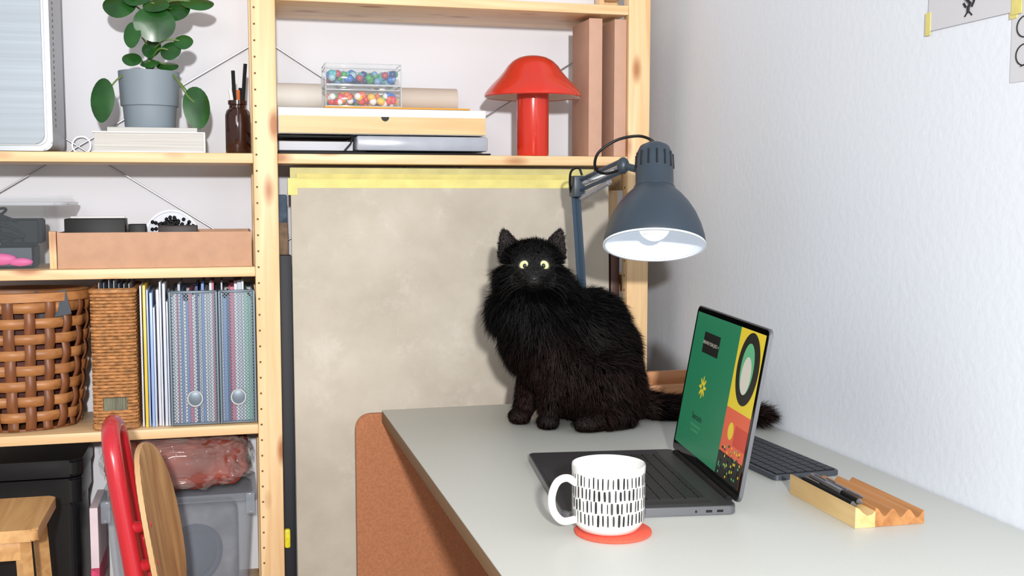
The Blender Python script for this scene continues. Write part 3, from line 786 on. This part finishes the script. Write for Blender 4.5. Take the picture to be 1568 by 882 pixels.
# keyboard
KB = empty('computer_keyboard', (.88, 1.70, .74))
ka = math.radians(3)
ky = Vector((-math.sin(ka), math.cos(ka), 0)); kxx = Vector((math.cos(ka), math.sin(ka), 0))
MK = frame(Vector((.829, 1.560, .7405)), kxx, ky, zz)
prism('body', rrect(0, .118, 0, .300, .008), 0, .008, mat('keyboard_grey', C(78,82,90), .4, .5), KB, MK, bev=.001)
kk = []
for r_ in range(6):
    xk = .006+r_*.0182
    for q in range(15):
        kk.append((xk, xk+.0162, .007+q*.0191, .007+q*.0191+.0168, .008, .0100))
boxes('keys', kk, mat('keycap_black', C(28,32,40), .5), KB, MK, bev=.0006)

# mug + coaster
CO = empty('coaster', (.492, 1.372, .74))
lathe('felt_disc', [(0,0),(.0505,0),(.0515,.001),(.0515,.0038),(.0505,.0045),(0,.0045)], (.492, 1.372, .7402), mat('red_felt', C(222,88,66), .9, var=.08, vscale=200, bump=.4, bscale=500), CO, 64)
MG = empty('coffee_mug', (.486, 1.374, .745))
M_mug = mat('white_glaze', C(226,226,224), .15, coat=.4)
mc = Vector((.486, 1.374, .7449))
lathe('cup', [(0,0),(.032,0),(.040,.003),(.0465,.012),(.0485,.022),(.0490,.080),(.0492,.088),(.0485,.0895),(.0468,.088),(.0462,.080),(.0455,.02),(.038,.008),(0,.007)], mc, M_mug, MG, 72)
hd = Vector((-.975, -.10, 0)).normalized()
hp = [mc+hd*.046+Vector((0,0,.066)), mc+hd*.060+Vector((0,0,.0745)), mc+hd*.074+Vector((0,0,.070)), mc+hd*.0815+Vector((0,0,.052)), mc+hd*.0790+Vector((0,0,.032)), mc+hd*.066+Vector((0,0,.0175)), mc+hd*.046+Vector((0,0,.018))]
tube('handle', hp, .0052, M_mug, MG, 12, sm=6)
V = []; F = []
for row, (za, zb) in enumerate(((.0660, .0795), (.0500, .0635), (.0340, .0475), (.0170, .0310))):
    n_ = 46
    for i in range(n_):
        th = 2*math.pi*(i+R.uniform(-.15,.15)+row*.37)/n_
        w = R.uniform(.014, .036); j1, j2 = R.uniform(-.0012,.0008), R.uniform(-.0008,.0015); sl = R.uniform(-.01,.01)
        o = len(V)
        for k in range(4):
            q = k/3; z = (za+j1)*(1-q)+(zb+j2)*q; rr = .04935 if z > .022 else .0491-.03*(.022-z)
            ww = w*(.8 if k in (0,3) else 1)
            for sgn in (-1, 1):
                t_ = th+sl*q+sgn*ww; V.append(mc+Vector((rr*math.cos(t_), rr*math.sin(t_), z)))
        for k in range(3): F.append((o+2*k, o+2*k+1, o+2*k+3, o+2*k+2))
mesh('black_dashes', V, F, mat('dash_black', C(30,30,32), .3), MG)

# pen tray
PT = empty('wooden_pen_tray', (.871, 1.40, .74))
TX = Matrix.Translation((.013, 0, 0))
frp = frame((0, 1.305, .7403), (1,0,0), (0,0,1), (0,-1,0))
tr = TX @ Matrix.Translation((.857, 1.40, 0)) @ Matrix.Rotation(math.radians(-1), 4, 'Z') @ Matrix.Translation((-.857, -1.40, 0))
p1 = [(.803,0),(.833,0),(.833,.022),(.828,.0175),(.821,.0165),(.814,.021),(.808,.027),(.803,.029)]
prism('light_strip', p1, -.186, 0, wood('maple', C(222,190,134), C(206,168,108), 'Y'), PT, tr @ frp, bev=0)
p2 = [(.833,0),(.908,0),(.908,.011)]
hw = lambda q: .021-.008*q+.0055*math.sin(q*3*2*math.pi+1.2)
p2 += [(.908+(.833-.908)*i/36, hw(1-i/36)) for i in range(37)]
prism('wave_block', p2, -.186, 0, wood('oak', C(192,136,84), C(156,102,56), 'Y'), PT, tr @ frp, bev=0)
def pen(nm, a, b_, r, m1, m2):
    E = empty(nm, a); a, b_ = TX @ Vector(a), TX @ Vector(b_)
    tube('barrel', [a, a.lerp(b_, .62)], r, m1, E, 10); tube('grip', [a.lerp(b_, .62), a.lerp(b_, .93)], r*.92, m2, E, 10)
    tube('tip', [a.lerp(b_, .93), b_], [r*.9, .0006], M_steel, E, 10)
    d = Vector((0,0,r*1.2)); tube('clip', [a.lerp(b_, .05)+d, a.lerp(b_, .3)+d], .0009, M_steel, E, 6)
pen('pen', (.820, 1.478, .7630), (.822, 1.335, .7620), .0048, M_black, M_black)
pen('pen', (.829, 1.470, .7700), (.826, 1.328, .7670), .0045, M_steel, M_black)
pen('pen', (.846, 1.462, .7660), (.838, 1.345, .7690), .0026, M_steel, M_steel)

# ------------------------------------------------------------------ drawings on the right wall
M_pap = mat('drawing_paper', C(204,205,210), .7); M_ink = mat('ink', C(26,26,30), .7)
WD = empty('wall_drawing', (1.028, 1.38, 1.56))
box('sheet', 1.0276, 1.0284, 1.288, 1.486, 1.434, 1.70, M_pap, WD, 0)
box('tape_1', 1.0268, 1.0276, 1.480, 1.492, 1.428, 1.462, M_tape, WD, 0)
box('tape_2', 1.0268, 1.0276, 1.282, 1.302, 1.430, 1.456, M_tape, WD, 0)
def wl(pts, r=.0008): return ([Vector((1.0273, y, z)) for y, z in pts], r, False)
tubes('doodle', [wl([(1.392,1.447),(1.392,1.455),(1.388,1.460),(1.397,1.467),(1.392,1.48)], .0026), wl([(1.400,1.443),(1.392,1.450),(1.384,1.443)], .0012), wl([(1.385,1.455),(1.380,1.462),(1.384,1.468)], .0018), wl([(1.398,1.456),(1.403,1.462)], .0018)], M_ink, WD, 5)
WD2 = empty('wall_drawing', (1.028, 1.15, 1.4))
box('sheet', 1.0288, 1.0296, 1.00, 1.302, 1.340, 1.455, M_pap, WD2, 0)
box('tape', 1.0278, 1.0287, 1.292, 1.306, 1.425, 1.436, M_tape, WD2, 0)
tubes('doodle', [([Vector((1.0283, 1.275+.016*math.cos(t), zc_+.014*math.sin(t))) for t in [2*math.pi*i/30 for i in range(30)]], .0009, True) for zc_ in (1.375, 1.412)]+[wl([(1.28,1.36),(1.26,1.365),(1.25,1.36)])], M_ink, WD2, 5)

# ------------------------------------------------------------------ cat
CAT = empty('black_cat', (.66, 2.08, .74))
HS = 1.13
H = Vector((.571, 2.065, 1.048))
Fd = Vector((-.20, -.98, 0)).normalized(); Rd = Vector((.98, -.20, 0)).normalized(); Ud = Vector((0,0,1))
def hp_(r, f, u): return H+(Rd*r+Fd*f+Ud*u)*HS
bm = bmesh.new()
def ell3(c, r, rot=None):
    M = Matrix.Translation(Vector(c))
    if rot is not None: M = M @ rot
    bmesh.ops.create_icosphere(bm, subdivisions=3, radius=1, matrix=M @ Matrix.Diagonal((r[0], r[1], r[2], 1)))
def hell(c, r): ell3(c, tuple(v*HS for v in r), hr)
def limb(pts, rs, n=8):
    for i in range(len(pts)-1):
        for k in range(n+1):
            q = k/n; p = Vector(pts[i]).lerp(Vector(pts[i+1]), q); r = rs[i]*(1-q)+rs[i+1]*q; ell3(p, (r, r, r))
hr = Matrix.Rotation(math.atan2(Rd.y, Rd.x), 4, 'Z')
hell(hp_(0, 0, .002), (.051, .048, .044))
hell(hp_(0, .020, -.008), (.040, .034, .032))
hell(hp_(-.028, .018, -.018), (.024, .024, .020)); hell(hp_(.028, .018, -.018), (.024, .024, .020))
hell(hp_(0, .044, -.020), (.018, .015, .012)); hell(hp_(0, .040, -.010), (.010, .013, .012))
hell(hp_(0, .035, -.031), (.013, .013, .009))
limb([(.575, 2.085, 1.01), (.585, 2.11, .965), (.610, 2.105, .90)], [.048, .062, .072])
ell3((.562, 2.085, .965), (.060, .056, .050))
ell3((.585, 2.085, .920), (.064, .064, .070))
ell3((.608, 2.085, .870), (.058, .064, .070))
ell3((.640, 2.12, .945), (.075, .070, .065), Matrix.Rotation(.35, 4, 'Y'))
ell3((.700, 2.12, .920), (.076, .074, .072))
ell3((.708, 2.115, .870), (.088, .082, .100), Matrix.Rotation(-.1, 4, 'Y'))
ell3((.703, 2.095, .815), (.098, .095, .080))
ell3((.652, 2.08, .835), (.062, .070, .080))
ell3((.720, 2.035, .812), (.066, .050, .070))
ell3((.725, 2.145, .805), (.060, .045, .062))
limb([(.615, 2.055, .89), (.608, 2.045, .82), (.600, 2.040, .765)], [.036, .027, .019]); ell3((.592, 2.026, .7545), (.021, .025, .0145))
limb([(.600, 2.115, .89), (.585, 2.110, .82), (.566, 2.105, .765)], [.036, .027, .018]); ell3((.552, 2.090, .7545), (.022, .024, .0145))
limb([(.735, 2.01, .765), (.690, 1.99, .758), (.675, 1.982, .757)], [.026, .019, .0175]); ell3((.660, 1.980, .756), (.030, .019, .0155))
limb([(.66, 2.12, .765), (.62, 2.11, .758)], [.022, .016])
limb([(.78, 2.09, .775), (.825, 2.06, .765), (.89, 2.045, .762), (.955, 2.00, .764), (.995, 1.92, .768)], [.024, .018, .015, .012, .008], 12)
me = bpy.data.meshes.new('cat_body'); bm.to_mesh(me); bm.free()
body = put('body', me, None, CAT)
rm = body.modifiers.new('r', 'REMESH'); rm.mode = 'VOXEL'; rm.voxel_size = .005
sm_ = body.modifiers.new('s', 'SMOOTH'); sm_.iterations = 7; sm_.factor = .5
dg = bpy.context.evaluated_depsgraph_get()
ev = bpy.data.meshes.new_from_object(body.evaluated_get(dg))
body.modifiers.clear(); body.data = ev
M_skin = mat('cat_undercoat', C(12,10,10), .8)
ev.materials.clear(); ev.materials.append(M_skin); ev.shade_smooth()
# ears
earV = []; earF = []
def ear(sgn):
    o = len(earV); nu, nv = 11, 10
    for side in (0, 1):
        for j in range(nv+1):
            v = j/nv
            for i in range(nu):
                u = -1+2*i/(nu-1); w = .0240*(1-v)**.58*(1-.08*v)
                c = hp_(sgn*(.033+.014*v), .000, .026+.040*v)
                p = c+(Rd*(u*w)+Fd*(-.010*(1-u*u)*(1-v)+(.0 if side == 0 else -.003)+.004)+Fd*(-.006*v))*HS
                if (u*sgn) > 0: p = p-Ud*(.014*abs(u)*(1-v))
                earV.append(p)
    for side in (0, 1):
        for j in range(nv):
            for i in range(nu-1):
                a = o+side*(nv+1)*nu+j*nu+i; earF.append((a, a+1, a+nu+1, a+nu))
ear(-1); ear(1)
mesh('ears', earV, earF, mat('ear_skin', C(46,36,36), .7), CAT, True)
# eyes
M_eye = mat('cat_iris', C(214,216,158), .08, var=.10, vscale=300, emit=.10, coat=1); M_pup = mat('pupil', C(4,4,4), .05, coat=1); M_lid = mat('eye_rim', C(6,5,5), .6)  # iris has a slight glow added by emission to brighten the eyes
EYES = (-.0150, .0165); EF, EU, ER = .0385, .0070, .0112
for i, s_ in enumerate(EYES):
    c = hp_(s_, EF, EU)
    balls('eye_%d' % i, [(c, ER, 0)], [M_eye], CAT, 4)
    look = (Vector((.03, 0, 1.12))-c).normalized(); q2 = look.to_track_quat('Z', 'Y').to_matrix().to_4x4()
    lathe('pupil_%d' % i, [(0,ER+.0005),(.0025,ER+.0003),(.0045,ER-.0006)], c, M_pup, CAT, 24, q2, sx=.85, sy=1.0)
    ring = []
    for k in range(28):
        t_ = 2*math.pi*k/28
        ring.append(c+q2 @ Vector((.0114*math.cos(t_), .0104*math.sin(t_), .0036)))
    tube('eye_rim_%d' % i, ring, .0018, M_lid, CAT, 8, closed=True)
balls('nose', [(hp_(0, .0585, -.0135), (.0056, .0042, .0038), 0)], [mat('cat_nose', C(36,32,34), .35)], CAT, 3)
wk = []
for s_ in (-1, 1):
    for k in range(3):
        a = hp_(s_*.013, .050, -.019+.002*(k-2)); b_ = hp_(s_*(.040+.004*k), .054, -.026+.006*(k-2)); c = hp_(s_*(.056), .045, -.038+.010*(k-2))
        wk.append((cat_rom([a, b_, c], 4), .00018, False))
tubes('whiskers', wk, mat('whisker', C(50,46,45), .4), CAT, 4)

# fur strands (real mesh geometry)
rng = np.random.default_rng(5)
ev.calc_loop_triangles()
nvt = len(ev.vertices); co = np.empty(nvt*3); ev.vertices.foreach_get('co', co); co = co.reshape(-1, 3)
vn = np.empty(nvt*3); ev.vertices.foreach_get('normal', vn); vn = vn.reshape(-1, 3)
tri = np.empty(len(ev.loop_triangles)*3, dtype=np.int32); ev.loop_triangles.foreach_get('vertices', tri); tri = tri.reshape(-1, 3)
def sample(co, vn, tri, N):
    a, b_, c = co[tri[:,0]], co[tri[:,1]], co[tri[:,2]]
    ar = np.linalg.norm(np.cross(b_-a, c-a), axis=1); ix = rng.choice(len(tri), N, p=ar/ar.sum())
    r1 = np.sqrt(rng.random(N))[:,None]; r2 = rng.random(N)[:,None]
    w0, w1, w2 = 1-r1, r1*(1-r2), r1*r2
    t = tri[ix]
    p = co[t[:,0]]*w0+co[t[:,1]]*w1+co[t[:,2]]*w2; n = vn[t[:,0]]*w0+vn[t[:,1]]*w1+vn[t[:,2]]*w2
    n /= np.linalg.norm(n, axis=1)[:,None]+1e-9
    return p, n
NF = 260000
p, n = sample(co, vn, tri, NF)
Hn = np.array(H); Fn = np.array(Fd); Rn = np.array(Rd)
rel = (p-Hn)/HS; f_ = rel@Fn; r_ = rel@Rn; u_ = rel[:,2]
head = (np.linalg.norm(rel, axis=1) < .066) & (u_ > -.048) & (f_ > -.045)
face = head & (f_ > .014) & (np.abs(r_) < .034) & (u_ > -.036)
cheek = head & (np.abs(r_) > .028) & (u_ < .008)
chin = head & (u_ < -.026) & ~face
L_ = np.full(NF, .027)
flow = np.tile(np.array([.20, 0, -1.0]), (NF, 1))
chest = (~head) & (p[:,0] < .63) & (p[:,2] > .86)
L_[chest] = .034; flow[chest] = np.array([.10, 0, -1.0])
ruff = (~head) & (p[:,2] > .94) & (p[:,0] < .66); L_[ruff] = .042
low = (p[:,2] < .80) & (p[:,0] < .80); L_[low] = .022
belly = (p[:,0] > .60) & (p[:,0] < .80) & (p[:,2] < .86) & (p[:,2] > .78); L_[belly] = .028
paw = (p[:,2] < .775) & (p[:,0] < .69); L_[paw] = .007
legs = (p[:,0] < .625) & (p[:,2] < .86) & (p[:,2] >= .775); L_[legs] = .017
tail = (p[:,0] > .80) & (p[:,2] < .82); L_[tail] = .032; flow[tail] = np.array([.9, -.25, -.15])
back = (p[:,0] > .68) & (p[:,2] > .86); L_[back] = .032; flow[back] = np.array([.65, 0, -.8])
L_[head] = .015; L_[cheek] = .034; L_[face] = .0055; L_[chin] = .030
rad = rel-Fn*.06+np.array([0,0,.012]); rad /= np.linalg.norm(rad, axis=1)[:,None]
flow[head] = rad[head]*.9+np.array([0,0,-.15])
flow[cheek] = np.sign(r_[cheek])[:,None]*Rn*.85+np.array([0,0,-.65])
flow[chin] = np.array([0,-.15,-1.0])+np.clip(r_[chin]/.03,-1,1)[:,None]*Rn*.5
nz = np.array([tuple(noise.noise_vector(Vector(q)*14)) for q in p])
nzb = np.array([tuple(noise.noise_vector(Vector(q)*60+Vector((9,2,4)))) for q in p])
nz2 = np.array([noise.noise(Vector(q)*45+Vector((5,5,5))) for q in p])
L_ *= (1+.20*nz2)*rng.uniform(.55, 1.25, NF)
flow += (nz*.35+nzb*.07)*np.where(head, .35, 1)[:,None]
ok = np.ones(NF, bool)
for s_ in EYES:
    c = np.array(hp_(s_, EF, EU)); d = np.linalg.norm(p-c, axis=1); ok &= d > .0135
    L_[d < .020] = .003
c = np.array(hp_(0, .0585, -.0135)); ok &= np.linalg.norm(p-c, axis=1) > .0065
p, n, L_, flow, nh = p[ok], n[ok], L_[ok], flow[ok], head[ok]
def nrm(a): return a/(np.linalg.norm(a, axis=1)[:,None]+1e-9)
def strands(name, p, n, L_, flow, up, w, m):
    N = len(p); rn = rng.normal(size=(N,3))*.15
    tang = flow-n*np.sum(flow*n, axis=1)[:,None]
    d1 = nrm(n*up[:,None]+tang*.8+rn); d2 = nrm(d1*.7+flow*.45+rn*.6); d3 = nrm(d2*.7+flow*.35+rng.normal(size=(N,3))*.24)
    p0 = p-n*.002; p1 = p+d1*(L_*.38)[:,None]; p2 = p1+d2*(L_*.34)[:,None]; p3 = p2+d3*(L_*.30)[:,None]
    for q in (p1, p2, p3): q[:,2] = np.maximum(q[:,2], .7412); q[:,0] = np.minimum(q[:,0], 1.027)
    p0[:,2] = np.maximum(p0[:,2], .7412)
    s = nrm(np.cross(d1, rng.normal(size=(N,3))))
    w = w[:,None]
    V = np.stack([p0-s*w, p0+s*w, p1-s*w*.9, p1+s*w*.9, p2-s*w*.6, p2+s*w*.6, p3], axis=1).reshape(-1, 3)
    b0 = np.arange(N)*7
    q1 = np.stack([b0, b0+1, b0+3, b0+2], 1); q2 = np.stack([b0+2, b0+3, b0+5, b0+4], 1); t = np.stack([b0+4, b0+5, b0+6], 1)
    loops = np.concatenate([q1.ravel(), q2.ravel(), t.ravel()]).astype(np.int32)
    tot = np.concatenate([np.full(N, 4), np.full(N, 4), np.full(N, 3)]); st = np.concatenate([[0], np.cumsum(tot)[:-1]]).astype(np.int32)
    me = bpy.data.meshes.new(name); me.vertices.add(len(V)); me.vertices.foreach_set('co', V.ravel().astype(np.float32))
    me.loops.add(len(loops)); me.loops.foreach_set('vertex_index', loops)
    me.polygons.add(len(tot)); me.polygons.foreach_set('loop_start', st)
    me.update(calc_edges=True)
    ob = put(name, me, m, CAT, True)
    try:
        nn_ = nrm(n+rng.normal(size=(N,3))*.15)
        me.normals_split_custom_set_from_vertices(np.repeat(nn_, 7, axis=0).tolist())
    except Exception as ex: print('normals', ex)
    return ob
def furmat():
    m = bpy.data.materials.new('black_fur'); m.use_nodes = True; nt = m.node_tree; L = nt.links; b = nt.nodes['Principled BSDF']
    b.inputs['Roughness'].default_value = .62; b.inputs['Specular IOR Level'].default_value = .2
    tc = nt.nodes.new('ShaderNodeTexCoord'); no = nt.nodes.new('ShaderNodeTexNoise'); no.inputs['Scale'].default_value = 9; no.inputs['Detail'].default_value = 4
    L.new(tc.outputs['Object'], no.inputs['Vector'])
    sx = nt.nodes.new('ShaderNodeSeparateXYZ'); L.new(tc.outputs['Object'], sx.inputs[0])
    mr = nt.nodes.new('ShaderNodeMapRange'); mr.inputs['From Min'].default_value = .98; mr.inputs['From Max'].default_value = .84; L.new(sx.outputs['Z'], mr.inputs['Value'])
    mu = nt.nodes.new('ShaderNodeMath'); mu.operation = 'MULTIPLY'; L.new(mr.outputs[0], mu.inputs[0]); L.new(no.outputs['Fac'], mu.inputs[1])
    cr = nt.nodes.new('ShaderNodeValToRGB'); cr.color_ramp.elements[0].position = .15; cr.color_ramp.elements[1].position = .6
    cr.color_ramp.elements[0].color = C(15,13,14); cr.color_ramp.elements[1].color = C(42,24,19)
    L.new(mu.outputs[0], cr.inputs['Fac']); L.new(cr.outputs[0], b.inputs['Base Color'])
    return m
MF = furmat()
strands('fur', p, n, L_, flow, np.where(nh, .35, .45), np.where(nh, .00034, .00036), MF)
ev_ = np.array([tuple(v) for v in earV]); ef = np.array([(f[0], f[1], f[2]) for f in earF]+[(f[0], f[2], f[3]) for f in earF], dtype=np.int32)
vnn = np.tile(-Fn, (len(ev_), 1))
pe, ne = sample(ev_, vnn, ef, 8000)
side = (pe-Hn)@Rn
fl_ = np.stack([np.zeros(len(pe)), np.zeros(len(pe)), np.ones(len(pe))], 1)*.5+np.sign(side)[:,None]*Rn*.45
strands('ear_fur', pe, ne, np.full(len(pe), .007)*rng.uniform(.5,1.5,len(pe)), fl_, np.full(len(pe), .35), np.full(len(pe), .0004), MF)

# ------------------------------------------------------------------ camera, lights, world
cam = bpy.data.cameras.new('camera'); co_ = bpy.data.objects.new('camera', cam); COL.objects.link(co_)
co_.location = (0, 0, 1.19); co_.rotation_euler = (math.radians(90-4.81), 0, math.radians(-14.42))
cam.sensor_width = 36; cam.lens = 1700/1568*36; cam.clip_start = .02
ZOOM = None
if ZOOM:
    cam.lens *= ZOOM[0]; cam.shift_x = (ZOOM[1]-784)/1568*ZOOM[0]; cam.shift_y = -(ZOOM[2]-441)/1568*ZOOM[0]
SC.camera = co_
def area(name, loc, tgt, size, power, col=(1,1,1)):
    l = bpy.data.lights.new(name, 'AREA'); l.shape = 'DISK'; l.size = size; l.energy = power; l.color = col
    o = bpy.data.objects.new(name, l); COL.objects.link(o); o.location = loc
    o.rotation_euler = (Vector(tgt)-Vector(loc)).to_track_quat('-Z', 'Y').to_euler()
area('flash_key', (-.08, -1.20, 1.62), (.45, 2.2, 1.0), .10, 108, (1, .985, .96))
area('added_fill', (-.75, -1.0, 2.0), (.5, 2.2, 1.0), .9, 14, (1, .99, .97))  # weak fill lamp added on the left to soften shadows, no real source
w = bpy.data.worlds.new('world'); SC.world = w; w.use_nodes = True
bg = w.node_tree.nodes['Background']; bg.inputs[0].default_value = (.95, .98, 1, 1); bg.inputs[1].default_value = .54
